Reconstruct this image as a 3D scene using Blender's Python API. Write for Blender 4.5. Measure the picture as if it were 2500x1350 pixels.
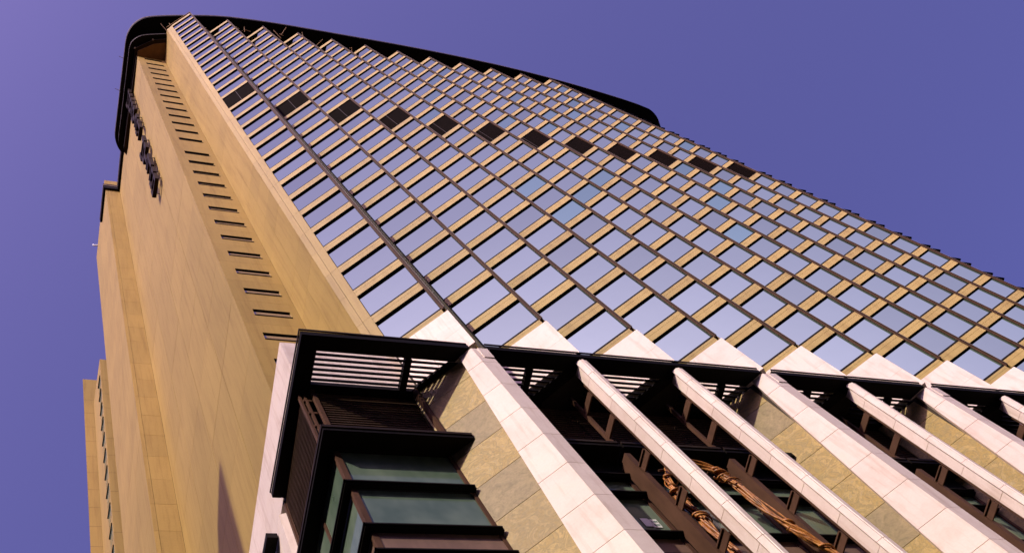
import bpy, math, random
from mathutils import Matrix, Vector
random.seed(7)
S = bpy.context.scene
for o in list(bpy.data.objects): bpy.data.objects.remove(o)

# ------------------------------------------------------------------ camera
cam = bpy.data.cameras.new('camera'); cam_o = bpy.data.objects.new('camera', cam)
S.collection.objects.link(cam_o); S.camera = cam_o
RT = ((0.9180420951776156, -0.21012314774682117, -0.3362245890217749),
      (0.10335558600984009, 0.9455274357123674, -0.3086996779327077),
      (0.38277452151685387, 0.24864860968073496, 0.889751389198905))   # right, down, forward
EYE = Vector((0, 0, 1.6))
m = Matrix.Identity(4)
for r in range(3):
    m[r][0] = RT[0][r]; m[r][1] = -RT[1][r]; m[r][2] = -RT[2][r]; m[r][3] = EYE[r]
cam_o.matrix_world = m
cam.sensor_width = 36; cam.lens = 2927.126 / 2500 * 36
cam.clip_start = .1; cam.clip_end = 6000

# ------------------------------------------------------------------ sky and sun
SUN_EL = math.radians(38.7)
TO_SUN = Vector((-.83 * math.cos(SUN_EL), -.558 * math.cos(SUN_EL), math.sin(SUN_EL))).normalized()
W = bpy.data.worlds.new('World'); S.world = W; W.use_nodes = True
nt = W.node_tree; nt.nodes.clear()
sky = nt.nodes.new('ShaderNodeTexSky'); sky.sky_type = 'NISHITA'; sky.sun_disc = False
sky.sun_elevation = SUN_EL; sky.sun_rotation = math.atan2(TO_SUN.x, TO_SUN.y)
sky.air_density = .7; sky.dust_density = 5.0; sky.ozone_density = 6.0; sky.altitude = 0
tint = nt.nodes.new('ShaderNodeMix'); tint.data_type = 'RGBA'; tint.blend_type = 'MULTIPLY'
tint.inputs['Factor'].default_value = 1
tint.inputs['B'].default_value = (1.55, .97, 1.55, 1)          # the photograph's violet white balance
bg = nt.nodes.new('ShaderNodeBackground'); bg.inputs['Strength'].default_value = .15
out = nt.nodes.new('ShaderNodeOutputWorld')
nt.links.new(sky.outputs[0], tint.inputs['A']); nt.links.new(tint.outputs['Result'], bg.inputs['Color'])
nt.links.new(bg.outputs[0], out.inputs[0])
sun = bpy.data.lights.new('sun', 'SUN'); sun.energy = 4.6; sun.angle = math.radians(.5)
sun.color = (1, .87, .70)
sun_o = bpy.data.objects.new('sun', sun); S.collection.objects.link(sun_o)
sun_o.rotation_euler = TO_SUN.to_track_quat('Z', 'Y').to_euler(); sun_o.location = (-40, -30, 60)
S.view_settings.view_transform = 'Standard'; S.view_settings.look = 'None'
S.view_settings.exposure = 0.0; S.view_settings.gamma = 1

# ------------------------------------------------------------------ materials
def mat(name, col, rough=.7, spec=.3, metal=0.0):
    M = bpy.data.materials.new(name); M.use_nodes = True
    b = M.node_tree.nodes['Principled BSDF']
    b.inputs['Base Color'].default_value = (*col, 1); b.inputs['Roughness'].default_value = rough
    b.inputs['Specular IOR Level'].default_value = spec; b.inputs['Metallic'].default_value = metal
    return M, M.node_tree, b
def N(t, k, **kw):
    n = t.nodes.new(k)
    for a, v in kw.items(): setattr(n, a, v)
    return n
def mapped(t, scale, rot=(0, 0, 0), coord='Object'):
    tc = N(t, 'ShaderNodeTexCoord'); mp = N(t, 'ShaderNodeMapping')
    mp.inputs['Scale'].default_value = scale; mp.inputs['Rotation'].default_value = rot
    if coord == 'World':
        g = N(t, 'ShaderNodeNewGeometry'); t.links.new(g.outputs['Position'], mp.inputs['Vector'])
    else: t.links.new(tc.outputs[coord], mp.inputs['Vector'])
    return mp.outputs[0]
def noise(t, vec, scale, detail=4, rough=.6):
    n = N(t, 'ShaderNodeTexNoise'); n.inputs['Scale'].default_value = scale
    n.inputs['Detail'].default_value = detail; n.inputs['Roughness'].default_value = rough
    if vec is not None: t.links.new(vec, n.inputs['Vector'])
    return n.outputs['Fac']
def ramp(t, fac, stops):
    r = N(t, 'ShaderNodeValToRGB'); e = r.color_ramp.elements
    while len(e) < len(stops): e.new(.5)
    for k, (p, c) in enumerate(stops): e[k].position = p; e[k].color = (*c, 1) if len(c) == 3 else c
    t.links.new(fac, r.inputs[0]); return r.outputs[0]
def mul(t, a, b, f=1.0):
    x = N(t, 'ShaderNodeMix', data_type='RGBA', blend_type='MULTIPLY'); x.inputs['Factor'].default_value = f
    t.links.new(a, x.inputs['A']); t.links.new(b, x.inputs['B']); return x.outputs['Result']
def rand_grey(t, lo, hi):
    oi = N(t, 'ShaderNodeObjectInfo'); return ramp(t, oi.outputs['Random'], [(0, (lo,) * 3), (1, (hi,) * 3)])
def bump(t, b, h, strength, dist=.01):
    n = N(t, 'ShaderNodeBump'); n.inputs['Strength'].default_value = strength; n.inputs['Distance'].default_value = dist
    t.links.new(h, n.inputs['Height']); t.links.new(n.outputs[0], b.inputs['Normal'])

def tile_mat(name, dark, light, lines=True):
    """small ceramic wall tiles: warm buff, rain streaks, faint course lines"""
    M, t, b = mat(name, light, .62, .25)
    pos = mapped(t, (1, 1, 1), coord='World')
    big = noise(t, mapped(t, (.25, .25, .12), coord='World'), 1.0, 5)
    streak = noise(t, mapped(t, (3.2, 3.2, .16), coord='World'), 1.0, 6, .7)
    fine = noise(t, mapped(t, (9, 9, 22), coord='World'), 1.0, 3)
    c = ramp(t, big, [(.3, dark), (.7, light)])
    c = mul(t, c, ramp(t, streak, [(.30, (.68, .62, .54)), (.52, (1, 1, 1))]), .7)
    c = mul(t, c, ramp(t, fine, [(.3, (.88, .87, .85)), (.7, (1.06, 1.05, 1.04))]), .8)
    c = mul(t, c, rand_grey(t, .93, 1.05))
    if lines:
        wv = N(t, 'ShaderNodeTexWave', wave_type='BANDS', bands_direction='Z')
        wv.inputs['Scale'].default_value = 1.6; t.links.new(pos, wv.inputs['Vector'])
        c = mul(t, c, ramp(t, wv.outputs['Fac'], [(.03, (.86, .84, .8)), (.09, (1, 1, 1))]), .55)
    t.links.new(c, b.inputs['Base Color'])
    bump(t, b, fine, .12, .01)
    return M
TILE = tile_mat('buff_wall_tile', (.322, .228, .055), (.372, .263, .068))
TILE2 = tile_mat('buff_corner_tile', (.315, .225, .056), (.36, .258, .07))
def ribbed():
    M, t, b = mat('ribbed_buff_panel', (.62, .40, .17), .6, .25)
    wv = N(t, 'ShaderNodeTexWave', wave_type='BANDS', bands_direction='Z')
    wv.inputs['Scale'].default_value = 3.2; t.links.new(mapped(t, (1, 1, 1), coord='World'), wv.inputs['Vector'])
    c = ramp(t, wv.outputs['Fac'], [(.05, (.335, .243, .075)), (.2, (.385, .285, .09))])
    st = noise(t, mapped(t, (2.5, 2.5, .5), coord='World'), 1.0, 5)
    c = mul(t, c, ramp(t, st, [(.3, (.72, .66, .58)), (.55, (1, 1, 1))]), .7)
    c = mul(t, c, rand_grey(t, .86, 1.05))
    t.links.new(c, b.inputs['Base Color'])
    return M
RIB = ribbed()
def stone():
    M, t, b = mat('pale_limestone', (.86, .73, .67), .5, .3)
    a = noise(t, mapped(t, (1, 1, 1), coord='World'), .9, 6, .65)
    f = noise(t, mapped(t, (1, 1, 1), coord='World'), 14, 3)
    c = ramp(t, a, [(.3, (.69, .575, .49)), (.55, (.77, .665, .585)), (.8, (.78, .66, .54))])
    c = mul(t, c, ramp(t, f, [(.3, (.96, .95, .94)), (.6, (1, 1, 1))]))
    s = noise(t, mapped(t, (4, 4, .35), coord='World'), 1.0, 4)
    c = mul(t, c, ramp(t, s, [(.28, (.74, .66, .58)), (.48, (1, 1, 1))]), .6)
    c = mul(t, c, rand_grey(t, .93, 1.03))
    t.links.new(c, b.inputs['Base Color']); bump(t, b, f, .05, .01)
    return M
STONE = stone()
def slate():
    M, t, b = mat('gold_green_slate', (.3, .23, .1), .6, .3)
    oi = N(t, 'ShaderNodeObjectInfo')
    v = mapped(t, (1, 1, 1), coord='World')
    dis = N(t, 'ShaderNodeVectorMath', operation='ADD')
    sc = N(t, 'ShaderNodeVectorMath', operation='SCALE'); sc.inputs['Scale'].default_value = 40
    t.links.new(oi.outputs['Random'], sc.inputs[0]); t.links.new(v, dis.inputs[0]); t.links.new(sc.outputs[0], dis.inputs[1])
    n1 = N(t, 'ShaderNodeTexNoise'); n1.inputs['Scale'].default_value = 1.25; n1.inputs['Detail'].default_value = 9
    n1.inputs['Roughness'].default_value = .66; n1.inputs['Distortion'].default_value = 2.6
    t.links.new(dis.outputs[0], n1.inputs['Vector'])
    n2 = N(t, 'ShaderNodeTexNoise'); n2.inputs['Scale'].default_value = 11; n2.inputs['Detail'].default_value = 5
    t.links.new(dis.outputs[0], n2.inputs['Vector'])
    gold = ramp(t, n1.outputs['Fac'], [(.30, (.18, .145, .06)), (.42, (.40, .285, .085)), (.50, (.27, .215, .085)), (.56, (.46, .33, .11)), (.64, (.33, .26, .11)), (.74, (.56, .45, .25))])
    grey = ramp(t, n1.outputs['Fac'], [(.3, (.20, .162, .075)), (.5, (.27, .215, .105)), (.7, (.33, .26, .13))])
    x = N(t, 'ShaderNodeMix', data_type='RGBA'); t.links.new(ramp(t, oi.outputs['Random'], [(.68, (0,) * 3), (.88, (1,) * 3)]), x.inputs['Factor'])
    t.links.new(gold, x.inputs['A']); t.links.new(grey, x.inputs['B'])
    c = mul(t, x.outputs['Result'], ramp(t, n2.outputs['Fac'], [(.3, (.86, .85, .83)), (.6, (1.04, 1.03, 1))]))
    t.links.new(c, b.inputs['Base Color']); bump(t, b, n1.outputs['Fac'], .5, .04)
    return M
SLATE = slate()
def metal(name, col, rough=.45, spec=.4):
    M, t, b = mat(name, col, rough, spec)
    n = noise(t, mapped(t, (1.5, 1.5, .6), coord='World'), 1.5, 5)
    lo = tuple(v * .75 for v in col); hi = tuple(v * 1.15 for v in col)
    t.links.new(ramp(t, n, [(.3, lo), (.7, hi)]), b.inputs['Base Color'])
    return M
BLACK = metal('black_painted_metal', (.0065, .005, .0042), .65, .07)
DARK = metal('dark_bronze_metal', (.02, .012, .008), .6, .1)
LOUV = metal('dark_louvre_metal', (.105, .065, .044), .6, .08)
VENT = metal('plant_louvre_metal', (.011, .0065, .0045), .7, .05)
BRONZE = metal('brown_bronze_metal', (.058, .029, .013), .65, .08)
STEEL = metal('brown_steel', (.088, .046, .028), .6, .08)
TRIM = metal('grey_trim_metal', (.20, .15, .11), .6, .12)
SOFFIT = metal('brown_soffit_board', (.17, .085, .035), .7, .2)
CORE = mat('dark_core_concrete', (.05, .04, .03), .9, .1)[0]  # even dark colour of the bodies behind the cladding
def glass_mirror(name, col, rough, wob):
    M, t, b = mat(name, col, rough, .5, 1.0)
    oi = N(t, 'ShaderNodeObjectInfo')
    c = ramp(t, oi.outputs['Random'], [(0, tuple(v * .84 for v in col)), (.5, col), (1, tuple(min(1, v * 1.08) for v in col))])
    t.links.new(c, b.inputs['Base Color'])
    n = noise(t, mapped(t, (.5, .5, .35), coord='World'), 1.0, 2)
    bump(t, b, n, wob, .05)
    return M
PANE = glass_mirror('reflective_tower_glass', (.385, .575, .41), .03, .06)
TEAL = glass_mirror('teal_tower_glass', (.29, .55, .40), .06, .06)
SLOTG = glass_mirror('slot_glass', (.33, .28, .25), .05, .03)
def podium_glass():
    M, t, b = mat('green_podium_glass', (.06, .10, .085), .06, .28)
    n = noise(t, mapped(t, (.5, .5, .3), coord='World'), 1.2, 3)
    c = ramp(t, n, [(.35, (.075, .12, .085)), (.65, (.15, .205, .15))])
    t.links.new(c, b.inputs['Base Color'])
    b.inputs['Coat Weight'].default_value = .0
    return M
PGLASS = podium_glass()
PANELB = metal('brown_spandrel_panel', (.20, .125, .09), .5, .3)
PALEG = mat('pale_rooftop_glass', (.42, .52, .46), .2, .5)[0]
VINE = None
def vine():
    M, t, b = mat('carved_orange_wood', (.5, .2, .05), .45, .4)
    n = noise(t, mapped(t, (1, 1, 1), coord='World'), 4, 6)
    f = noise(t, mapped(t, (14, 14, 2), coord='World'), 1.5, 4)
    c = ramp(t, n, [(.3, (.14, .055, .012)), (.5, (.48, .18, .03)), (.7, (.64, .31, .07))])
    c = mul(t, c, ramp(t, f, [(.35, (.5, .45, .4)), (.6, (1, 1, 1))]))
    t.links.new(c, b.inputs['Base Color']); bump(t, b, f, .4, .02)
    return M
VINE = vine()
BAMBOO = metal('weathered_bamboo', (.34, .22, .10), .7, .2)
PAPER = mat('white_paper', (.75, .78, .74), .8, .2)[0]
INK = mat('green_ink', (.05, .14, .10), .8, .2)[0]
def ground_mat():
    M, t, b = mat('asphalt', (.05, .05, .05), .9, .2)
    n = noise(t, mapped(t, (1, 1, 1), coord='World'), 3, 6)
    t.links.new(ramp(t, n, [(.3, (.035, .035, .036)), (.7, (.06, .058, .056))]), b.inputs['Base Color'])
    return M
ASPHALT = ground_mat()

# ------------------------------------------------------------------ mesh helpers
COL = S.collection
WLOC = {}
def empty(name, loc, label, cat, group=None):
    o = bpy.data.objects.new(name, None); COL.objects.link(o); o.location = loc; WLOC[o.name] = Vector(loc)
    o['label'] = label; o['category'] = cat
    if group: o['group'] = group
    o.empty_display_size = 1
    return o
class MB:
    def __init__(s): s.v = []; s.f = []; s.m = []
    def prism(s, poly, z0, z1, mi=0, side=None):
        n = len(poly)
        a = sum(poly[i][0] * poly[(i + 1) % n][1] - poly[(i + 1) % n][0] * poly[i][1] for i in range(n))
        if a < 0:
            poly = poly[::-1]
            if side: side = ([side[(n - 2 - i) % n] for i in range(n)])
        k = len(s.v)
        s.v += [(x, y, z0) for x, y in poly] + [(x, y, z1) for x, y in poly]
        s.f.append([k + i for i in range(n)][::-1]); s.m.append(mi)
        s.f.append([k + n + i for i in range(n)]); s.m.append(mi)
        for i in range(n):
            j = (i + 1) % n
            s.f.append([k + i, k + j, k + n + j, k + n + i]); s.m.append(side[i] if side else mi)
        return s
    def box(s, x0, x1, y0, y1, z0, z1, mi=0):
        return s.prism([(x0, y0), (x1, y0), (x1, y1), (x0, y1)], z0, z1, mi)
    def loft(s, lo, hi, z0, z1, mi=0):                 # two polygons of the same winding
        n = len(lo)
        a = sum(lo[i][0] * lo[(i + 1) % n][1] - lo[(i + 1) % n][0] * lo[i][1] for i in range(n))
        if a < 0: lo = lo[::-1]; hi = hi[::-1]
        k = len(s.v); s.v += [(x, y, z0) for x, y in lo] + [(x, y, z1) for x, y in hi]
        s.f.append([k + i for i in range(n)][::-1]); s.f.append([k + n + i for i in range(n)]); s.m += [mi, mi]
        for i in range(n):
            j = (i + 1) % n
            s.f.append([k + i, k + j, k + n + j, k + n + i]); s.m.append(mi)
        return s
    def bar(s, a, b, r, n=6, mi=0):
        a = Vector(a); b = Vector(b); d = (b - a).normalized()
        u = d.orthogonal().normalized(); w = d.cross(u); k = len(s.v)
        for p in (a, b):
            for i in range(n):
                q = p + (u * math.cos(6.28319 * i / n) + w * math.sin(6.28319 * i / n)) * r; s.v.append(tuple(q))
        for i in range(n):
            j = (i + 1) % n; s.f.append([k + i, k + j, k + n + j, k + n + i]); s.m.append(mi)
        s.f.append([k + i for i in range(n)][::-1]); s.f.append([k + n + i for i in range(n)]); s.m += [mi, mi]
        return s
    def tube(s, pts, rad, n=8, mi=0):
        k = len(s.v); pts = [Vector(p) for p in pts]; up = Vector((.3, .8, .2)).normalized()
        for i, p in enumerate(pts):
            d = (pts[min(i + 1, len(pts) - 1)] - pts[max(i - 1, 0)]).normalized()
            u = up.cross(d).normalized(); w = d.cross(u); r = rad[i] if isinstance(rad, list) else rad
            for j in range(n):
                q = p + (u * math.cos(6.28319 * j / n) + w * math.sin(6.28319 * j / n)) * r; s.v.append(tuple(q))
        for i in range(len(pts) - 1):
            for j in range(n):
                e = (j + 1) % n
                s.f.append([k + i * n + j, k + i * n + e, k + (i + 1) * n + e, k + (i + 1) * n + j]); s.m.append(mi)
        s.f.append([k + j for j in range(n)][::-1]); s.f.append([k + (len(pts) - 1) * n + j for j in range(n)]); s.m += [mi, mi]
        return s
    def mesh(s, name, mats, off=(0, 0, 0), smooth=False):
        me = bpy.data.meshes.new(name)
        me.from_pydata([(x - off[0], y - off[1], z - off[2]) for x, y, z in s.v], [], s.f)
        for q in (mats if isinstance(mats, (list, tuple)) else [mats]): me.materials.append(q)
        me.polygons.foreach_set('material_index', s.m)
        if smooth: me.polygons.foreach_set('use_smooth', [True] * len(s.f))
        me.update(); return me
def link(name, me, parent, loc=None, rz=0.0, kind=None):
    """loc is in world space; meshes keep their own origin there"""
    o = bpy.data.objects.new(name, me); COL.objects.link(o)
    w = Vector(loc) if loc is not None else (WLOC[parent.name].copy() if parent else Vector((0, 0, 0)))
    WLOC[o.name] = w
    if parent: o.parent = parent; o.location = w - WLOC[parent.name]
    else: o.location = w
    o.rotation_euler = (0, 0, rz)
    if kind: o['kind'] = kind
    return o
def part(name, mb, mats, parent, origin=None, smooth=False, kind=None):
    w = Vector(origin) if origin is not None else WLOC[parent.name]
    return link(name, mb.mesh(name, mats, w, smooth), parent, w, 0, kind)

# ------------------------------------------------------------------ ground
g = link('ground', MB().box(-1500, 1500, -1500, 1500, -.5, 0).mesh('ground', ASPHALT), None); g['kind'] = 'structure'

# ------------------------------------------------------------------ measured layout (metres)
BETA = math.radians(-43.84); BX, BY = math.cos(BETA), math.sin(BETA)      # direction of every bay face
WB = 2.5517; SP = 4.09145; X1, Y1 = 15.60, 13.262
Pt = lambda i: (X1 + (i - 1) * SP - (.09 if i == 1 else 0), Y1 - (.03 if i == 1 else 0))
Lt = lambda i: (Pt(i)[0] - WB * BX, Pt(i)[1] - WB * BY)
NB = 12
HEAD = [143.103 - 3.3 * k - (1.5576 if k >= 15 else 0) for k in range(30)]   # apparent window heads, top to bottom
MECH = 14
SILL = [h - 2.26 for h in HEAD]; SILL[MECH] = 93.06
ZT = 144.25; ZW = 43.03; ZC = 39.27
LA = .02766                                                                   # lean of the side walls in plan

def dist(p): return math.sqrt(sum((a - b) ** 2 for a, b in zip(p, EYE)))
def pix(p):
    d = Vector(p) - EYE; c = [sum(RT[r][k] * d[k] for k in range(3)) for r in range(3)]
    return (1250 + 2927.126 * c[0] / c[2], 675 + 2927.126 * c[1] / c[2]) if c[2] > 0 else (-9999, -9999)

# ================================================================== the tower
tower = empty('hotel_tower', (30, 25, 0), 'tall buff tiled hotel tower with sawtooth reflective window bays and dark roof plate', 'tower')
# body behind the cladding
hull = [(13.9, 15.8)]
for i in range(1, NB + 1):
    p, l = Pt(i), Lt(i)
    hull += [(l[0] + .28, l[1] + .12), (p[0] - .12, p[1] + .34)]
hull += [(Pt(12)[0] + .9, 16.2), (63.5, 19.5), (78.5, 20.5), (78.5, 46), (9.9, 46.1), (9.62, 36.3), (11.1, 36.3), (10.62, 19.25), (13.62, 19.2)]
part('core_wall', MB().prism(hull, ZC + .45, ZT - .3), [CORE], tower)
part('lower_core', MB().prism([(13.9, 16.6), (60, 16.6), (78, 20.5), (78, 46), (9.9, 46.1), (9.62, 36.3), (11.1, 36.3), (10.62, 19.25), (10.7, 16.6)], 0, 36), [CORE], tower)

# shared bay pieces, local frame: x along the bay from its back edge, -y outwards
XR = WB - .15
def spandrel_mesh(h):
    mb = MB(); j = h * .60
    mb.box(0, XR, 0, .2, 0, j - .008); mb.box(0, XR, .012, .2, j - .008, j + .008); mb.box(0, XR, 0, .2, j + .008, h)
    return mb.mesh('spandrel_panel', RIB)
H_SP = HEAD[0] + .2
SPAN = spandrel_mesh(3.3 - 2.26 - .2 - .10)
SPAN_T = spandrel_mesh(ZT - (HEAD[0] + .2))
SPAN_B = spandrel_mesh(SILL[29] - .1 - ZW)
GH = 2.26 + .2 - .07
PANE_ME = MB().box(.02, XR, .098, .12, 0, GH).mesh('window_pane', PANE)
TEAL_ME = MB().box(.02, XR, .098, .12, 0, GH).mesh('teal_pane', TEAL)
fm = MB().box(0, XR, .004, .22, GH - .012, GH + .02).box(0, XR, .02, .16, -.17, 0).box(0, .02, .03, .12, 0, GH - .012).box(XR, XR + .02, .03, .12, 0, GH - .012)
FRAME_ME = fm.mesh('window_frame', BLACK)
def louvre_mesh(hh):
    mb = MB()
    for k in (0, 1):
        x0 = .03 + k * (XR - .02) / 2; x1 = x0 + (XR - .02) / 2 - .03
        z = 0
        while z < hh - .12:
            mb.loft([(x0, .16), (x1, .16), (x1, .20), (x0, .20)], [(x0, .07), (x1, .07), (x1, .11), (x0, .11)], z, z + .12); z += .16
    mb.box(0, XR, .21, .24, 0, hh)
    return mb.mesh('plant_louvre', VENT)
MH = HEAD[MECH] + .2 - (SILL[MECH] + .05)
LOUV_ME = louvre_mesh(MH)
MFRAME_ME = MB().box(0, XR, .004, .25, MH - .01, MH + .02).box(0, XR, .02, .2, -.15, 0).box(XR / 2 - .02, XR / 2 + .02, .04, .2, 0, MH - .012).mesh('louvre_frame', DARK)

cand = []
bays = {}
for i in range(1, NB + 1):
    p, l = Pt(i), Lt(i); n = (p[0] + .0, p[1])
    nx = Lt(i + 1) if i < NB else (p[0] + 1.9, p[1] + 3.1)
    mb = MB()
    # return wall slab behind the bay edge, running back to the next bay
    ux, uy = nx[0] - p[0], nx[1] - p[1]; q = math.hypot(ux, uy); ux /= q; uy /= q
    e = (p[0] - .02 * BX, p[1] - .02 * BY)
    poly = [e, (nx[0] + .0, nx[1] + .0), (nx[0] - uy * .22, nx[1] + ux * .22), (e[0] - BY * .3 - .06 * BX, e[1] + BX * .3 - .06 * BY)]
    mb.prism(poly, ZW if i != 1 else ZC, ZT)
    bays[i] = part('return_wall', mb, [RIB], tower, (p[0], p[1], ZW))
    for k in range(30):
        c = (l[0] + BX * WB / 2, l[1] + BY * WB / 2, HEAD[k] - 1)
        cand.append((dist(c), i, k, pix(c)))
vis = [c for c in cand if c[3][0] < 2600]
vis.sort()
single = {(c[1], c[2]) for c in vis[:285]}
teal_pick = {(2, 4), (3, 3), (3, 6), (4, 3), (5, 8), (5, 2), (4, 9), (6, 1), (6, 3), (6, 9), (7, 3), (7, 5), (7, 12), (8, 2), (8, 12), (9, 6), (9, 9), (10, 1), (10, 8), (10, 15), (11, 5), (11, 9), (12, 1), (12, 11), (5, 20), (6, 20), (5, 22), (8, 22), (9, 19), (7, 18), (10, 17), (5, 13)}
far = {k: MB() for k in ('window_panes', 'teal_panes', 'spandrel_panels', 'window_frames')}
def local(mb, l, z, x0, x1, y0, y1, z0, z1):
    f = lambda x, y: (l[0] + x * BX - y * BY, l[1] + x * BY + y * BX)
    mb.prism([f(x0, y0), f(x1, y0), f(x1, y1), f(x0, y1)], z + z0, z + z1)
for _, i, k, px in cand:
    l = Lt(i); zs = SILL[k] + .07; one = (i, k) in single or k == MECH
    base = lambda z: (l[0], l[1], z)
    hsp = (ZT - HEAD[0] - .2) if k == 0 else (3.3 - 2.26 - .3)
    if one:
        if k == MECH:
            link('plant_louvre', LOUV_ME, bays[i], base(SILL[k] + .05), BETA); link('louvre_frame', MFRAME_ME, bays[i], base(SILL[k] + .05), BETA)
        else:
            link('window_pane', TEAL_ME if (i, k) in teal_pick else PANE_ME, bays[i], base(zs), BETA)
            link('window_frame', FRAME_ME, bays[i], base(zs), BETA)
        link('spandrel_panel', SPAN_T if k == 0 else SPAN, bays[i], base(HEAD[k] + .2), BETA)
    else:
        local(far['teal_panes' if (i, k) in teal_pick else 'window_panes'], l, zs, .02, XR, .098, .12, 0, GH)
        local(far['spandrel_panels'], l, HEAD[k] + .2, 0, XR, 0, .2, 0, hsp)
        fb = far['window_frames']
        local(fb, l, zs, 0, XR, .004, .22, GH - .012, GH + .02); local(fb, l, zs, 0, XR, .02, .16, -.17, 0)
for nm, me_ in (('window_panes', PANE), ('teal_panes', TEAL), ('spandrel_panels', RIB), ('window_frames', BLACK)):
    if far[nm].v: part(nm, far[nm], [me_], tower, kind='stuff')
for i in range(1, NB + 1):
    link('spandrel_panel', SPAN_B, bays[i], (Lt(i)[0], Lt(i)[1], ZW), BETA)

# bronze rails on the bay edges
for i in range(1, NB + 1):
    l = Lt(i); z0, z1 = 43.40, ZT + .06
    r = MB().box(WB - .149, WB - .05, -.028, .12, z0, z1).box(WB - .05, WB - .012, -.012, .06, z0, z1)
    ro = link('edge_rail', r.mesh('edge_rail', BRONZE), tower, (l[0], l[1], 0), BETA)
    link('rail_nose', MB().box(WB - .045, WB - .008, -.05, -.013, z0 + .03, z1).mesh('rail_nose', DARK), ro, (l[0], l[1], 0))
    link('rail_edge_strip', MB().box(WB - .0079, WB + .008, -.045, -.02, z0 + .03, z1).mesh('rail_edge_strip', TRIM), ro, (l[0], l[1], 0))

# white stone base course of the bays
for i in range(1, NB + 1):
    l = Lt(i)
    for (x0, x1, z0, z1) in ((.0, 1.0, 41.17, ZW), (1.01, WB + .02, 41.17, ZW), (.0, 1.0, ZC + .35, 41.16), (1.01, WB + .02, ZC + .35, 41.16)):
        link('stone_base_panel', MB().box(x0, x1, -.035, .3, z0 - z0, z1 - z0).mesh('stone_base_panel', STONE), bays[i], (l[0], l[1], z0), BETA)

# dark ledge fins past the last bay
FIN = MB().box(0, 1.02, 0, 1.0, 0, .15).mesh('ledge_fin', BLACK)
p12 = Pt(12)
for k in range(30):
    for z in (SILL[k] + .24, SILL[k] - .86):
        link('ledge_fin', FIN, bays[12], (p12[0] + .03, p12[1] + .01, z))

# panelled tile walls -------------------------------------------------
PC = {}
def panels(parent, a, b, zs, cols, M, name, thick=.18, gap=.014, us=None):
    """tile panels on the wall a->b (outside on the right-hand side walking a->b)"""
    ang = math.atan2(b[1] - a[1], b[0] - a[0]); Ltot = math.hypot(b[0] - a[0], b[1] - a[1])
    us = us or [Ltot * k / cols for k in range(cols + 1)]
    for z0, z1 in zip(zs[:-1], zs[1:]):
        for u0, u1 in zip(us[:-1], us[1:]):
            key = (name, round(u1 - u0, 3), round(z1 - z0, 3), M.name, thick)
            if key not in PC: PC[key] = MB().box(gap / 2, u1 - u0 - gap / 2, 0, thick, gap / 2, z1 - z0 - gap / 2).mesh(name, M)
            dz = random.uniform(-.002, .002)
            link(name, PC[key], parent, (a[0] + math.cos(ang) * u0 - math.sin(ang) * dz, a[1] + math.sin(ang) * u0 + math.cos(ang) * dz, z0), ang)
def backing(name, pts, z0, z1, inset, th, parent, M=CORE):
    a, b = pts; ang = math.atan2(b[1] - a[1], b[0] - a[0]); e = min(.45, math.hypot(b[0] - a[0], b[1] - a[1]) * .2)
    a = (a[0] + math.cos(ang) * e, a[1] + math.sin(ang) * e); b = (b[0] - math.cos(ang) * e, b[1] - math.sin(ang) * e); nx, ny = -math.sin(ang), math.cos(ang)
    poly = [(a[0] + nx * inset, a[1] + ny * inset), (b[0] + nx * inset, b[1] + ny * inset), (b[0] + nx * (inset + th), b[1] + ny * (inset + th)), (a[0] + nx * (inset + th), a[1] + ny * (inset + th))]
    return part(name, MB().prism(poly, z0, z1), [M], parent, (a[0], a[1], z0))
GROUT = metal('dark_grout', (.14, .085, .04), .9, .1)
FL = sorted([h + 1.0 for h in HEAD[1:]])                       # floor joints, bottom to top
ZFL = [37.0, 40.3, 43.6] + [z for z in FL if z > 45]
TOPN = 142.75
C0 = Lt(1); C1 = (13.412, 15.312); C2 = (13.199, 15.547); N1 = (13.32, 18.9); N0 = (10.32, 18.9)
SW = (10.79, 35.97); ST = (9.165, 35.97); BK = (9.435, 45.9)
zc = [44.0] + [z for z in ZFL if 45 < z < 143] + [ZT - .2]
cp = backing('corner_pier', (C1, C0), 44, ZT - .3, .1, .3, tower, GROUT); panels(cp, C1, C0, zc, 1, TILE2, 'pier_panel', .1)
cp2 = backing('corner_pier', (C2, C1), 44, ZT - .3, .1, .2, tower, GROUT); panels(cp2, C2, C1, zc, 1, TILE2, 'pier_panel', .1)
rw = backing('inner_side_wall', (N1, C2), 39, ZT - .3, .16, .2, tower, GROUT); panels(rw, N1, C2, zc, 2, TILE, 'wall_panel', .16)
# wall with the slot windows
nw = backing('slot_window_wall', (N0, N1), 39, TOPN, .45, .2, tower, CORE)
def slot_piece(h, z_s, wh):
    mb = MB(); Wd = 3.0; g = .006
    a, b = 11.04 - 10.32, 12.91 - 10.32
    mb.box(g, Wd - g, 0, .42, g, z_s); mb.box(g, Wd - g, 0, .42, z_s + wh, h - g)
    mb.box(g, a, 0, .42, z_s, z_s + wh); mb.box(b, Wd - g, 0, .42, z_s, z_s + wh)
    return mb.mesh('wall_panel', TILE)
SP_ME = {}
SLOT_G = MB().box(.73, 2.58, .068, .088, .04, .872).mesh('slot_pane', SLOTG)
SLOT_F = MB().box(.722, 2.588, .0, .42, .875, .898).box(.722, 2.588, -.03, .16, .002, .085).mesh('slot_frame', BLACK)
lo = 37.5
wins = [(HEAD[k] - 1.03 if k != MECH else 94.2) for k in range(29)]
wins = sorted(wins + [wins[-1] - 3.3, wins[-1] - 6.6])
edges = [wins[0] - 2.2] + [(wins[j] + wins[j + 1] - .9) / 2 for j in range(len(wins) - 1)] + [TOPN]
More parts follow.
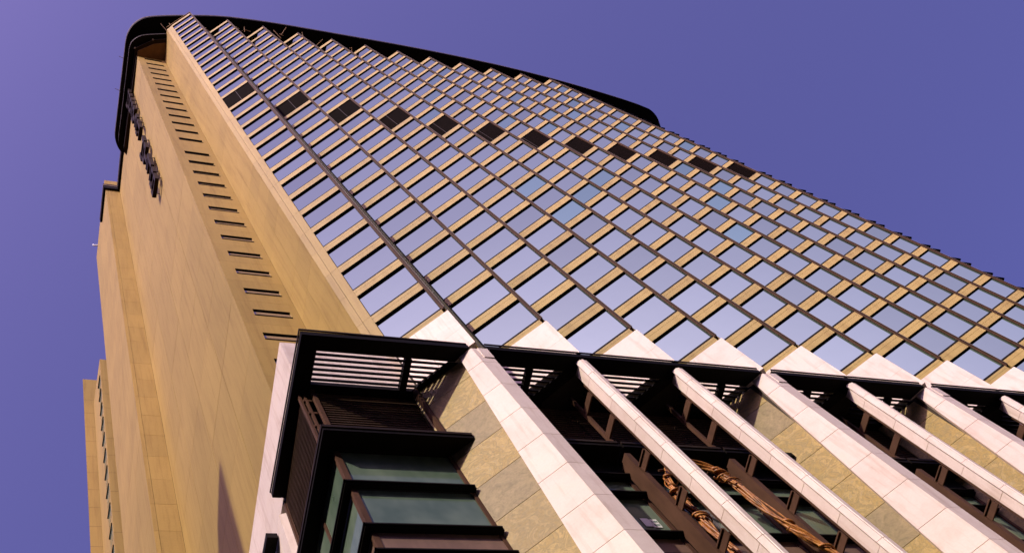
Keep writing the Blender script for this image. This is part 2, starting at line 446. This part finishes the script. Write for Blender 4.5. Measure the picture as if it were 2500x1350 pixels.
for j, wz in enumerate(wins):
    h = edges[j + 1] - edges[j]; zs_ = wz - .9 - edges[j]; key = (round(h, 3), round(zs_, 3))
    if key not in SP_ME: SP_ME[key] = slot_piece(h, zs_, .9)
    link('wall_panel', SP_ME[key], nw, (N0[0], N0[1], edges[j]))
    link('slot_pane', SLOT_G, nw, (N0[0], N0[1], wz - .9)); link('slot_frame', SLOT_F, nw, (N0[0], N0[1], wz - .9))
# big side wall and its step
zl = [20.2 + 3.3 * k for k in range(0, 8)] + [z for z in FL if z > 45 and z < 147] + [148.2]
zl = sorted(zl)
sw = backing('side_wall', (SW, N0), 0, 148.1, .18, .2, tower, GROUT); panels(sw, SW, N0, zl[:1] + zl[2:-1:2] + zl[-1:], 4, TILE, 'wall_panel', .18, .032)
st = backing('step_wall', (ST, SW), 0, 153.0, .18, .2, tower, GROUT); panels(st, ST, SW, zl + [150.2, 153.1], 2, TILE, 'wall_panel', .18, .02, [0, .28, 1.625])
bk = backing('rear_side_wall', (BK, ST), 0, 153.0, .18, .2, tower, GROUT); panels(bk, BK, ST, zl + [150.2, 153.1], 3, TILE, 'wall_panel', .18, .016)
# dark roof edge over the side walls
gb = part('roof_gutter', MB().prism([(10.30, 29.5), (10.50, 35.70), (8.90, 35.70), (9.02, 40.0), (9.30, 40.0), (9.21, 35.94), (10.84, 35.94), (10.9, 29.5)], 148.25, 150.15), [BLACK], tower)
part('gutter_trim', MB().prism([(10.27, 29.5), (10.47, 35.67), (8.87, 35.67), (8.99, 40.0), (9.018, 40.0), (8.898, 35.698), (10.498, 35.698), (10.298, 29.5)], 149.3, 149.6), [TRIM], gb)
part('side_parapet', MB().prism([(10.70, 32.6), (10.79, 35.9), (11.1, 35.9), (11.0, 32.6)], 150.16, 153.1), [TILE], tower)
part('rear_roof', MB().prism([(9.7, 36.3), (30, 36.3), (30, 45.6), (9.75, 45.6)], 148, 152.6), [CORE], tower)
part('vent_pipe', MB().bar((9.4, 44.3, 153.0), (8.95, 44.4, 153.15), .1).bar((8.95, 44.4, 153.15), (8.87, 44.42, 153.4), .11), [PAPER], tower)

# roof plates --------------------------------------------------------
def smooth_poly(pts, it=2, closed=False):
    for _ in range(it):
        q = [pts[0]]
        for a, b in zip(pts[:-1], pts[1:]):
            q += [(a[0] * .75 + b[0] * .25, a[1] * .75 + b[1] * .25), (a[0] * .25 + b[0] * .75, a[1] * .25 + b[1] * .75)]
        q.append(pts[-1]); pts = q
    return pts
A_ = [(11.46, 31.96), (10.3, 31.18), (9.63, 30.19), (9.38, 29.28), (9.37, 27.7), (9.25, 19.39), (9.25, 17.87), (9.38, 17.13), (9.76, 16.21), (10.4, 15.52), (11.07, 15.07), (12.49, 14.66), (15.37, 14.06), (19.23, 13.4), (22.66, 13.17), (26.15, 13.03), (32.17, 12.95), (45.44, 12.85), (59.79, 13.23), (76.7, 14.81), (78.81, 15.73), (79.97, 17.39)]
edgeA = smooth_poly(A_)
inA = [(80, 30), (30, 44), (12, 34)]
plate = part('roof_plate', MB().prism(edgeA + inA, 148.0, 149.1), [BLACK], tower)
def ribbon(edge, off, z0, z1):
    mb = MB(); n = len(edge); o = []
    for k in range(n):
        a = Vector(edge[max(k - 1, 0)]); b = Vector(edge[min(k + 1, n - 1)]); d = (b - a).normalized()
        o.append((edge[k][0] + d.y * off, edge[k][1] - d.x * off))
    for k in range(n - 1):
        mb.prism([edge[k], edge[k + 1], o[k + 1], o[k]], z0, z1)
    return mb
part('plate_edge_trim', ribbon(edgeA, -.10, 148.75, 149.25), [TRIM], plate)
B_ = [(13.15, 15.98), (11.1, 16.45), (10.3, 16.75), (9.62, 17.42), (9.43, 18.05), (9.42, 18.7), (9.52, 26.8), (9.52, 28.7), (9.72, 29.4), (11.1, 30.95)]
edgeB = smooth_poly(B_)
lowp = part('lower_roof_plate', MB().prism(edgeB + [(12.5, 31), (13.4, 19.1)], 143.45, 144.1), [BLACK], tower)
part('plate_edge_trim', ribbon(edgeB[::-1], -.11, 143.5, 143.75), [TRIM], lowp)
Cp = [(13.16, 16.5), (11.78, 16.85), (9.98, 18.1), (10.02, 18.5), (10.12, 26.5), (10.2, 29.6), (10.7, 30.3), (13.4, 19)]
part('eaves_band', MB().prism(Cp, 142.95, 143.44), [DARK], tower)
Dp = [(13.2, 16.9), (11.93, 17.25), (10.3, 18.32), (10.32, 19.2), (13.3, 19.2)]
part('eaves_soffit', MB().prism(Dp, 142.76, 142.94), [SOFFIT], tower)
part('eaves_soffit', MB().prism([(10.2, 18.9), (10.16, 29.3), (10.9, 29.6), (10.6, 18.95)], 142.4, 142.94), [DARK], tower)
for (x, y) in ((11.78, 16.84), (9.99, 18.1)):
    part('eaves_joint_cap', MB().box(x - .07, x + .07, y - .07, y + .07, 142.9, 143.46), [TRIM], tower)
part('rooftop_glass_screen', MB().box(11.9, 13.1, 16.9, 17.0, 144.1, 146.6), [PALEG], tower)
part('plant_room', MB().prism([(13.6, 16.3), (60, 16.2), (77, 20.5), (77, 34), (12.5, 34), (11.6, 31), (11.2, 19.5)], ZT - .3, 148), [BLACK], tower)
for y, x in ((24, 9.3), (20.2, 9.28)):
    part('lightning_rod', MB().bar((x, y, 148.6), (x - .5, y - .1, 149.0), .03), [TRIM], tower)

# ================================================================== podium
pod = empty('podium', (24, 20, 0), 'pale stone hotel podium with slate bays, black slatted canopy and green glass boxes', 'podium')
JZ = [37.95 - 1.95 * k for k in range(9)]                        # stone joints down to 22.35
WIDE = (1, 4, 6); THIN = (2, 3, 5, 7, 8)
def wide_poly(i, z):
    x, y = Pt(i); rx, ry = x - .27, 13.30
    ln = .54 + .0553 * (39.27 - z)
    return rx, ry, (rx - ln * BX, ry - ln * BY)
for i in WIDE:
    rx, ry, _ = wide_poly(i, 39)
    lb = (Pt(i)[0] - 2.92 * BX, Pt(i)[1] - 2.92 * BY)             # back end of the slate
    s0 = (rx - .45 * BX + .06, ry - .45 * BY + .2)
    core = part('wide_pillar', MB().prism([(rx + .06, ry + .1), (rx + .54, ry + .1), (rx + .65, 15.6), (lb[0] + .2, lb[1] + .35), (lb[0] + .1, lb[1] + .1), (s0[0] - .2, s0[1] + .25)], 0, 39.2), [CORE], pod, (rx, ry, 0))
    zs = [39.22] + JZ + [0]
    for za, zb in zip(zs[:-1], zs[1:]):
        zt, zl_ = za - .012, zb + .012
        _, _, ta = wide_poly(i, zt); _, _, tb = wide_poly(i, max(zl_, 18))
        nn = (BY * .20, -BX * .20)                                # outward normal is (BY,-BX); thickness goes inwards
        hi = [(rx, ry), ta, (ta[0] - nn[0], ta[1] - nn[1]), (rx - nn[0] + .02, ry - nn[1])]
        lo_ = [(rx, ry), tb, (tb[0] - nn[0], tb[1] - nn[1]), (rx - nn[0] + .02, ry - nn[1])]
        part('front_stone_panel', MB().loft(lo_, hi, zl_, zt), [STONE], core, (rx, ry, zl_))
        part('side_stone_panel', MB().box(rx + .006, rx + .60, ry + .004, ry + .16, zl_, zt), [STONE], core, (rx, ry, zl_))
        if zt > 39: part('side_moulding', MB().box(rx + .22, rx + .60, ry - .03, ry + .003, zl_ + .4, zt), [STONE], core, (rx, ry, zl_))
        o = -.05
        a = (Pt(i)[0] - .3 * BX + o * BY, Pt(i)[1] - .3 * BY - o * BX); b = (lb[0] + o * BY, lb[1] - o * BX)
        part('slate_panel', MB().prism([a, b, (b[0] - BY * .14, b[1] + BX * .14), (a[0] - BY * .14, a[1] + BX * .14)], zl_, zt), [SLATE], core, (lb[0], lb[1], zl_))
for i in THIN:
    dx = Pt(i)[0] - 19.69; f = lambda x, y: (x + dx, y)
    core = part('thin_pillar', MB().prism([f(19.48, 13.56), f(19.60, 13.42), f(19.76, 13.42), f(19.76, 13.9), f(19.46, 13.9)], 0, 39.15), [CORE], pod, (19.5 + dx, 13.4, 0))
    zs = [39.12] + JZ + [0]
    for za, zb in zip(zs[:-1], zs[1:]):
        zt, zl_ = za - .011, zb + .011
        w0 = (19.5 + dx, 13.4, zl_)
        part('front_stone_panel', MB().prism([f(19.38, 13.50), f(19.52, 13.35), f(19.57, 13.35), f(19.585, 13.325), f(19.65, 13.325), f(19.665, 13.35), f(19.78, 13.35), f(19.78, 13.45), f(19.58, 13.45), f(19.45, 13.57)], zl_, zt), [STONE], core, w0)
        part('side_stone_panel', MB().prism([f(19.425, 13.555), f(19.475, 13.585), f(19.475, 13.92), f(19.425, 13.92)], zl_ - .12, zt - .12), [STONE], core, w0)
    part('back_channel', MB().box(19.43 + dx, 19.7 + dx, 13.925, 14.0, 0, 38.2), [STEEL], core)
    # steel post and struts behind the pillar
    post = part('steel_post', MB().box(19.23 + dx, 19.45 + dx, 14.62, 14.95, 0, 33.9).box(19.28 + dx, 19.40 + dx, 14.951, 15.2, 0, 33.9), [STEEL], pod, (19.3 + dx, 14.7, 0))
    for z in (32.95, 30.36, 27.78, 25.2): 
        part('strut', MB().box(19.335 + dx, 19.385 + dx, 14.001, 14.619, z - .40, z), [STEEL], post, (19.35 + dx, 14.3, z))
        part('strut_flange', MB().box(19.28 + dx, 19.334 + dx, 14.001, 14.619, z - .06, z), [STEEL], post, (19.35 + dx, 14.3, z))
    up = part('louvre_post', MB().box(19.32 + dx, 19.45 + dx, 14.75, 14.88, 34.9, 38.9), [STEEL], pod, (19.3 + dx, 14.8, 34.9))
    for z in (35.65, 37.6):
        part('strut', MB().box(19.34 + dx, 19.41 + dx, 14.001, 14.749, z - .35, z), [STEEL], up, (19.35 + dx, 14.3, z))

# canopy: beams and slats
can = part('canopy_frame', MB()
    .prism([(9.14, 13.35), (Pt(1)[0] - .30, 13.32), (Pt(1)[0] - .75, 13.90), (9.14, 13.90)], ZC, ZC + .32)
    .box(9.14, 9.75, 13.9003, 19.45, ZC, ZC + .32), [BLACK], pod, (9.14, 13.35, ZC))
part('canopy_edge_trim', MB().box(9.10, Pt(1)[0] - .33, 13.30, 13.345, ZC + .33, ZC + .42).box(9.10, 9.135, 13.346, 19.45, ZC + .33, ZC + .42), [DARK], can)
ends = [(Pt(1)[0] + .34, Pt(4)[0] - .28), (Pt(4)[0] + .34, Pt(6)[0] - .28), (Pt(6)[0] + .34, Pt(8)[0] + 3)]
for a, b in ends:
    cf = part('canopy_frame', MB().prism([(a, 13.30), (b, 13.30), (b - .55, 13.92), (a, 13.92)], ZC, ZC + .30), [BLACK], pod, (a, 13.3, ZC))
    part('canopy_edge_trim', MB().box(a + .02, b - .04, 13.25, 13.295, ZC + .31, ZC + .40), [DARK], cf)
spans = [(9.752, 14.6, 1)] + [(Pt(i)[0] + .45, Pt(i + 1)[0] - .7, i + 1) for i in range(1, 8)]
for (a, b, i) in spans:
    for y in (14.05, 14.235, 14.42, 14.605, 14.79, 14.975):
        xb = Pt(i)[0] - .40 - (y - 13.9) * .96 if i > 1 else 14.74 - (y - 13.9) * .96
        part('canopy_slat', MB().box(a, xb, y - .03, y + .03, ZC + .04, ZC + .16), [BLACK], can, (a, y, ZC))
    xd = Pt(i)[0] - .62 if i > 1 else 14.52
    d0, d1 = (xd, 13.925), (xd - 1.3, 13.925 + 1.3 / .96)
    part('diagonal_beam', MB().prism([d0, d1, (d1[0] + .5, d1[1] + .12), (d0[0] + .58, d0[1])], ZC - .02, ZC + .035), [BLACK], can, (d0[0], d0[1], ZC))
    part('rear_beam', MB().box(a, Pt(i)[0] - 1.2 if i > 1 else 14.2, 15.12, 15.5, ZC - .01, ZC + .25), [BLACK], can, (a, 15.1, ZC))
    tx = 13.05 if i == 1 else Pt(i - 1)[0] + 2.2
    if i in (1, 2, 4, 5, 6, 7, 8): part('tie_beam', MB().box(tx - .12, tx + .12, 13.93, 15.115, ZC - .02, ZC + .22), [BLACK], can, (tx, 14, ZC))
# louvre screens under the canopy
def louvres(x0, x1, y, z0, z1, step=.185):
    mb = MB(); z = z0
    while z < z1:
        mb.box(x0, x1, y, y + .042, z, z + .035); z += step
    return mb
s0 = part('louvre_screen', louvres(9.90, 13.45, 15.36, 34.95, 39.2), [LOUV], pod, (9.9, 15.4, 35), kind='stuff')
part('screen_back', MB().box(9.9, 13.6, 15.62, 15.8, 34.7, 39.26), [BLACK], pod)
mb = MB(); z = 34.95
while z < 39.2:
    mb.prism([(9.44, 15.66), (9.49, 15.66), (9.60, 19.4), (9.55, 19.4)], z, z + .035); z += .185
part('louvre_screen', mb, [LOUV], pod, (9.4, 15.6, 35), kind='stuff')
part('screen_back', MB().box(9.78, 9.9, 15.81, 19.4, 34.7, 39.26), [BLACK], pod)
for (x0, x1, y0, y1) in ((9.76, 9.90, 15.30, 15.44), (9.36, 9.44, 15.50, 15.64), (9.52, 9.60, 15.46, 15.56), (9.55, 9.63, 19.41, 19.55)):
    part('corner_post', MB().box(x0, x1, y0, y1, 34.7, 39.26), [STEEL], pod, (x0, y0, 35))
part('slate_edge_post', MB().box(13.44, 13.56, 15.0, 15.2, 34.7, 39.24), [STEEL], pod, (13.4, 15, 35))
for z in (35.6, 36.6, 37.6, 38.6):
    part('post_bracket', MB().box(9.45, 9.75, 15.47, 15.53, z, z + .12), [STEEL], pod, (9.4, 15.5, z))
for i in range(2, 9):
    a, b = Pt(i - 1)[0] + .5, Pt(i)[0] - .25
    if i in WIDE: b = Pt(i)[0] - 2.05
    if i - 1 not in WIDE: a = Pt(i - 1)[0] - .2
    part('louvre_screen', louvres(a, b, 15.36, 34.95, 39.2), [LOUV], pod, (a, 15.4, 35), kind='stuff')
    part('screen_back', MB().box(a, b, 15.62, 15.8, 34.7, 39.26), [BLACK], pod)

# glass boxes below: cornice, glass, transoms, brown spandrels
TZ = (33.31, 32.05, 29.53, 28.2, 25.6, 24.3)
def glazing(x0, x1, first=False):
    cor = part('cornice', MB().prism([(x0 - (.45 if first else .0), 14.63), (x1 + (.62 if first or x1 in wide_ends else 0), 14.63), (x1, 15.9), (x0 - (.45 if first else 0), 15.9)], 34.45, 34.72), [BLACK], pod, (x0, 15, 34))
    part('cornice_edge_trim', MB().box(x0 - (.48 if first else 0), x1 + (.6 if first else -.05), 14.59, 14.625, 34.62, 34.76), [DARK], cor)
    top = 34.44
    if not first: part('head_panel', MB().box(x0, x1, 15.25, 15.5, 33.40, 34.44), [BLACK], pod, (x0, 15, 33))
    for za, zb in ((top if first else 33.25, 32.12), (31.98, 29.60), (28.13, 25.67)):
        part('podium_pane', MB().box(x0 + .05, x1 - .05, 15.36, 15.39, zb, za), [PGLASS], pod, (x0, 15.3, zb))
    for za, zb in ((29.46, 28.27), (25.53, 24.37)):
        part('spandrel_board', MB().box(x0 + .05, x1 - .05, 15.33, 15.39, zb, za), [PANELB], pod, (x0, 15.3, zb))
    for z in (TZ if not first else TZ[1:]):
        tr = part('transom', MB().box(x0 - (.22 if first else 0), x1 - .02, 15.14, 15.30, z - .09, z + .05).box(x0 - (.26 if first else 0), x1 - .06, 15.08, 15.139, z - .02, z + .045), [BLACK], pod, (x0, 15.2, z))
    for xx in (x0, x1 - .14):
        part('jamb', MB().box(xx, xx + .14, 15.301, 15.359, 24.4, top), [STEEL], pod, (xx, 15.3, 24))
    part('room_back', MB().box(x0 + .06, x1 - .06, 15.45, 15.6, 0, 34.4), [CORE], pod)
wide_ends = []
glazing(9.60, 13.46, True)
for i in range(2, 9):
    a, b = Pt(i - 1)[0] + .40, Pt(i)[0] - .32
    if i in WIDE: b = Pt(i)[0] - 2.05; wide_ends.append(b)
    if i - 1 not in WIDE: a = Pt(i - 1)[0] - .22
    glazing(a, b)
# left side of the corner glass box
part('cornice', MB().box(9.15, 9.66, 15.901, 22.5, 34.45, 34.72), [BLACK], pod, (9.2, 16, 34))
part('cornice_edge_trim', MB().box(9.115, 9.145, 14.59, 22.5, 34.62, 34.76), [DARK], pod)
ys = (15.42, 17.55, 19.7, 22.0)
for za, zb in ((34.44, 32.12), (31.98, 29.60), (28.13, 25.67)):
    for y0, y1 in zip(ys[:-1], ys[1:]):
        part('podium_pane', MB().box(9.64, 9.67, y0 + .12, y1, zb, za), [PGLASS], pod, (9.64, y0, zb))
for za, zb in ((29.46, 28.27), (25.53, 24.37)):
    part('spandrel_board', MB().box(9.62, 9.67, 15.5, 22, zb, za), [PANELB], pod, (9.62, 15.5, zb))
for z in TZ[1:]:
    part('transom', MB().box(9.38, 9.60, 15.301, 22, z - .09, z + .05).box(9.34, 9.379, 15.08, 22, z - .02, z + .045), [BLACK], pod, (9.4, 15.3, z))
for y in ys:
    part('jamb', MB().box(9.601, 9.66, y - .02, y + .12, 24.4, 34.44), [STEEL], pod, (9.6, y, 24))
part('corner_jamb', MB().box(9.56, 9.74, 15.302, 15.42, 24.4, 34.44), [STEEL], pod, (9.6, 15.3, 24))
part('room_back', MB().box(9.75, 9.9, 15.7, 22, 0, 34.4), [CORE], pod)

# white attic block above the canopy, running back along the side
def block_panels(a, b, us, zs, name='attic_stone_panel'):
    ang = math.atan2(b[1] - a[1], b[0] - a[0])
    for z0, z1 in zip(zs[:-1], zs[1:]):
        for u0, u1 in zip(us[:-1], us[1:]):
            link(name, MB().box(.005, u1 - u0 - .005, 0, .2, .005, z1 - z0 - .005).mesh(name, STONE), attic, (a[0] + math.cos(ang) * u0, a[1] + math.sin(ang) * u0, z0), ang)
attic = part('attic_block', MB().prism([(9.72, 15.62), (14.2, 15.62), (13.5, 18.8), (10.4, 18.8), (10.5, 26), (9.95, 26)], ZC + .2, 43.9), [CORE], pod, (9.5, 15.4, ZC))
block_panels((9.5, 15.4), (14.3, 15.4), [0, .55, 1.95, 3.35, 4.8], [ZC + .35, 41.85, 43.55, 43.95])
block_panels((9.78, 26.0), (9.5, 15.4), [0, 2.1, 4.2, 6.3, 8.4, 10.0, 10.6], [ZC + .35, 41.85, 43.55, 43.95])
block_panels((9.78, 26.0), (9.62, 20.4), [0, 2.1, 4.2, 5.6], [29.5, 31.8, 34.2, 36.8, ZC + .35])
# side pilaster and dark screen farther back on the flank
fp = part('flank_pillar', MB().prism([(9.30, 19.75), (9.72, 19.6), (9.75, 20.3), (9.34, 20.35)], 0, 38.6), [STONE], pod, (9.3, 19.7, 0))
part('flank_channel', MB().box(9.5, 9.75, 19.46, 19.58, 0, 39.1), [STEEL], pod)
part('flank_canopy', MB().box(9.2, 9.6, 21.0, 24.0, ZC, ZC + .3), [BLACK], pod)
part('flank_wall', MB().prism([(9.95, 20.4), (10.3, 20.4), (10.5, 34), (10.2, 34)], 0, ZC - .2), [STONE], pod)
part('roof_slab', MB().prism([(9.9, 15.9), (46, 15.9), (46, 20), (9.9, 20)], ZC - .4, ZC + .15), [CORE], pod)

# ================================================================== things on and near the building
# letters on the side wall, seen edge-on from below
sign = empty('wall_sign', (10.2, 24, 100), 'vertical two-word sign of dark metal letters standing off the buff side wall', 'sign')
def letter(strokes, z, s=1.0):
    mb = MB(); xw = 10.45
    for (y0, y1, z0, z1) in strokes:
        mb.box(xw - .62, xw - .30, 22.75 + y0 * s, 22.75 + y1 * s, z + z0 * s, z + z1 * s)
    for (y0, y1, z0, z1) in strokes[:2]:
        yy, zz = 22.75 + (y0 + y1) / 2 * s, z + (z0 + z1) / 2 * s
        mb.bar((xw - .31, yy, zz), (xw + .08, yy, zz), .035)
    return mb
G = {'v2': [(0, .32, 0, 2.1), (1.5, 1.82, 0, 2.1), (.321, 1.499, .9, 1.2)], 'ring': [(0, .3, 0, 1.7), (1.2, 1.5, 0, 1.7), (.301, 1.199, 0, .28), (.301, 1.199, 1.42, 1.7)],
     'tee': [(.6, .92, 0, 1.9), (0, 1.5, 1.901, 2.2)], 'ee': [(0, .3, 0, 1.8), (.301, 1.3, 0, .28), (.301, 1.2, .76, 1.04), (.301, 1.3, 1.52, 1.8)],
     'ell': [(0, .3, 0, 2.1), (.301, 1.3, 0, .28)], 'arch': [(0, .3, 0, 1.6), (1.1, 1.4, 0, 1.6), (.301, 1.099, 1.3, 1.6)]}
z = 143.6
for g in ('v2', 'ring', 'arch', 'ee', 'ring', 'tee', 'ee', 'arch', 'ell'):
    z -= 2.46; part('sign_letter', letter(G[g], z, 1.05), [DARK], sign, (10.0, 23, z))
z = 117.6
for g in ('v2', 'ring', 'tee', 'ee', 'ell', 'arch', 'ring'):
    z -= 2.45; part('sign_letter', letter(G[g], z, 1.1), [DARK], sign, (10.0, 23, z))

# carved vine ornaments hanging between the thin pillars and the glass
def vine_mesh(path, seed, r0=.115):
    rnd = random.Random(seed); mb = MB()
    def at(t):
        t = max(0, min(.9999, t)) * (len(path) - 1); k = int(t); f = t - k
        P = [Vector(path[max(0, min(len(path) - 1, k + d))]) for d in (-1, 0, 1, 2)]
        return .5 * ((2 * P[1]) + (P[2] - P[0]) * f + (2 * P[0] - 5 * P[1] + 4 * P[2] - P[3]) * f * f + (3 * P[1] - P[0] - 3 * P[2] + P[3]) * f ** 3)
    for q in range(13):
        ph = rnd.uniform(0, 6.28); tw = rnd.uniform(.6, 2.6) * rnd.choice((-1, 1, 1)); rr = r0 * rnd.uniform(.35, 1.25); th = rnd.uniform(.018, .045)
        pts = []
        for s in range(70):
            t = s / 69; c = at(t); a = ph + tw * 6.28 * t
            pts.append(c + Vector((math.cos(a) * rr * (1 + .3 * math.sin(9 * t + q)), math.sin(a) * rr * .8, math.sin(a * .5) * .03)))
        mb.tube(pts, [th * (1 + .25 * math.sin(s * .7 + q)) for s in range(70)], 7)
    for q in range(9):                                         # curling tendrils and leaf scrolls
        t = rnd.uniform(.08, .95); c = at(t); a0 = rnd.uniform(0, 6.28); pts = []
        for s in range(18):
            a = a0 + s * .42; rr = .05 + .014 * s
            pts.append(c + Vector((math.cos(a) * rr, math.sin(a) * rr * .7 - .05, -s * .035 + .2)))
        mb.tube(pts, [.05 * (1 - s / 22) + .012 for s in range(18)], 6)
    return mb
v1 = [(20.95, 14.6, 31.9), (20.62, 14.6, 32.75), (20.15, 14.6, 32.55), (19.78, 14.6, 31.6), (19.66, 14.6, 30.6), (19.70, 14.6, 29.6), (19.74, 14.6, 28.4), (19.80, 14.6, 27.0), (19.9, 14.6, 24.5)]
v2 = [(21.2, 14.45, 33.1), (21.85, 14.45, 32.5), (22.1, 14.45, 31.6), (22.28, 14.45, 30.3), (22.5, 14.45, 28.9), (22.75, 14.45, 27.9), (23.05, 14.45, 27.0), (23.5, 14.45, 25)]
for path, sd, lab in ((v1, 3, 'orange carved vine bundle hooked at its top, beside the leftmost thin pillar'),
                      (v2, 11, 'orange carved vine bundle running diagonally under a steel hoop, without a hooked top')):
    o = vine_mesh(path, sd).mesh('vine_ornament', VINE, path[-1], True)
    ob = link('vine_ornament', o, None, path[-1]); ob['label'] = lab; ob['category'] = 'ornament'; ob['group'] = 'carved vines on the podium'
    hp = MB(); x, y, zz = path[1]
    hp.tube([(x - .6, y + .1, zz + .1), (x - .1, y + .1, zz + .28), (x + .4, y + .1, zz + .05), (x + .6, y + .1, zz - .35)], .04, 6)
    hp.bar((x, y + .1, zz + .27), (x, 15.3, zz + .35), .035)
    part('steel_hoop', hp, [STEEL], ob, path[-1])

# paper notice behind the podium glass
no = empty('paper_notice', (18.5, 15.34, 30.2), 'small white printed notice stuck in the green podium window', 'notice')
part('sheet', MB().box(18.45, 18.72, 15.335, 15.345, 30.25, 30.75), [PAPER], no)
part('sheet', MB().box(18.735, 19.0, 15.335, 15.345, 30.2, 30.7), [PAPER], no)
rnd = random.Random(2)
for r in range(2):
    for c in range(4): part('print_mark', MB().box(18.755 + c * .058, 18.795 + c * .058, 15.331, 15.334, 30.5 - r * .2, 30.62 - r * .2 - rnd.uniform(0, .05)), [INK], no)

# bamboo scaffolding at the roof edge
sc = empty('bamboo_scaffold', (18, 15, 144), 'loose bamboo scaffold poles sticking out above the tower parapet under the roof plate', 'scaffold')
rnd = random.Random(5)
for i in range(1, 6):
    l = Lt(i + 1); 
    for q in range(4):
        a = (l[0] + rnd.uniform(-1.6, .6), l[1] + rnd.uniform(-1.2, .2), ZT + rnd.uniform(-.1, 1.2)); d = rnd.uniform(-.5, .5)
        part('bamboo_pole', MB().bar(a, (a[0] + rnd.uniform(-.9, .9), a[1] + rnd.uniform(-.9, .3), a[2] + rnd.uniform(-.2, 1.2)), .045), [BAMBOO], sc, a)
for q in range(5):
    a = (13.2 + .15 * q, 15.7 - .1 * q, ZT + .1)
    part('bamboo_pole', MB().bar(a, (a[0] + rnd.uniform(-.8, .8), a[1] + rnd.uniform(-.8, .1), a[2] + rnd.uniform(.1, 1.0)), .045), [BAMBOO], sc, a)
part('bamboo_pole', MB().bar((13.2, 15.4, ZT + .5), (15.5, 13.2, ZT + .45), .05), [BAMBOO], sc, (13.2, 15.4, ZT))

# lower blocks behind the far corner of the side wall
def rear_block(name, x0, x1, y0, y1, zt, lab, slots):
    e = empty(name, ((x0 + x1) / 2, y0, 0), lab, 'building')
    part('wall', MB().prism([(x0, y0), (x1, y0), (x1, y1), (x0 if slots else 9.9, y1)], 0, zt), [TILE], e)
    z = 40.0
    while z < zt - 3:
        part('course_joint', MB().box(x0 - .004, x1 + .004, y0 - .004, y0 - .001, z, z + .03), [GROUT], e, (x0, y0, z)); z += 3.3
    if slots:
        z = zt - 3.6
        while z > 45:
            w = part('window', MB().box(x0 - .012, x0 + .1, y0 + .35, y0 + 1.6, z - 1.9, z), [PGLASS], e, (x0, y0, z)); 
            part('window_hood', MB().box(x0 - .09, x0 - .013, y0 + .3, y0 + 1.7, z, z + .1), [BLACK], w, (x0, y0, z)); z -= 3.3
    return e
rear_block('rear_block', 9.03, 9.9, 47.0, 51.8, 121.4, 'narrow buff block with black window hoods behind the side wall', True)
rear_block('rear_block', 8.08, 14, 52.0, 62.0, 128.0, 'plain buff block at the far left edge behind the hooded windows', False)

# a pointed tower across the street, outside the picture; its shadow falls low on the side wall
nb = empty('neighbouring_tower', (-29.5, 2.2, 0), 'slim buff tower with a sloping top across the street, out of view behind the camera', 'building')
part('shaft', MB().box(-29.6, -28.0, .9, 3.5, 0, 90), [TILE], nb)
sp = MB().box(-29.6, -28.0, .9, 3.5, 90.01, 94.6)
sp.v = [(x, y, z - (1.8 if z > 91 and y > 2 else 0)) for x, y, z in sp.v]
part('sloping_roof', sp, [TILE2], nb)

# added dark blocks, unseen by the camera, that close off the low sky
BLOCKW = metal('grey_brown_render', (.13, .11, .09), .8, .2)
BLOCKG = mat('sky_blocker_glass', (.03, .035, .035), .2, .4)[0]
def sky_blocker(x0, x1, y0, y1, h, lab):
    e = empty('sky_blocker', ((x0 + x1) / 2, (y0 + y1) / 2, 0), lab, 'building', 'added low-sky blockers')
    part('wall', MB().box(x0, x1, y0, y1, 0, h), [BLOCKW], e)
    part('parapet', MB().box(x0 - .3, x1 + .3, y0 - .3, y1 + .3, h + .01, h + 1.2), [BLOCKW], e)
    z = 5
    while z < h - 3:
        part('window_band', MB().box(x0 - .05, x1 + .05, y0 - .05, y1 + .05, z, z + 1.8), [BLOCKG], e, (x0, y0, z)); z += 4
    part('roof_plant', MB().box(x0 + 6, x1 - 6, y0 + 6, y1 - 6, h + .02, h + 3), [BLOCKW], e)
sky_blocker(-78, -46, 6, 62, 104, 'added dark slab to the west, out of view to the left, blocking low sky')
sky_blocker(-96, -54, -62, 0, 82, 'lower added dark block to the southwest, out of view behind the camera, blocking low sky')
sky_blocker(-44, 4, -84, -47, 96, 'added dark block directly behind the camera, out of view, blocking low sky')
sky_blocker(9, 75, -86, -52, 76, 'long added dark block to the southeast, out of view, blocking low sky')
sky_blocker(-80, -46, 64, 120, 110, 'added dark slab to the northwest, out of view to the left, blocking low sky')
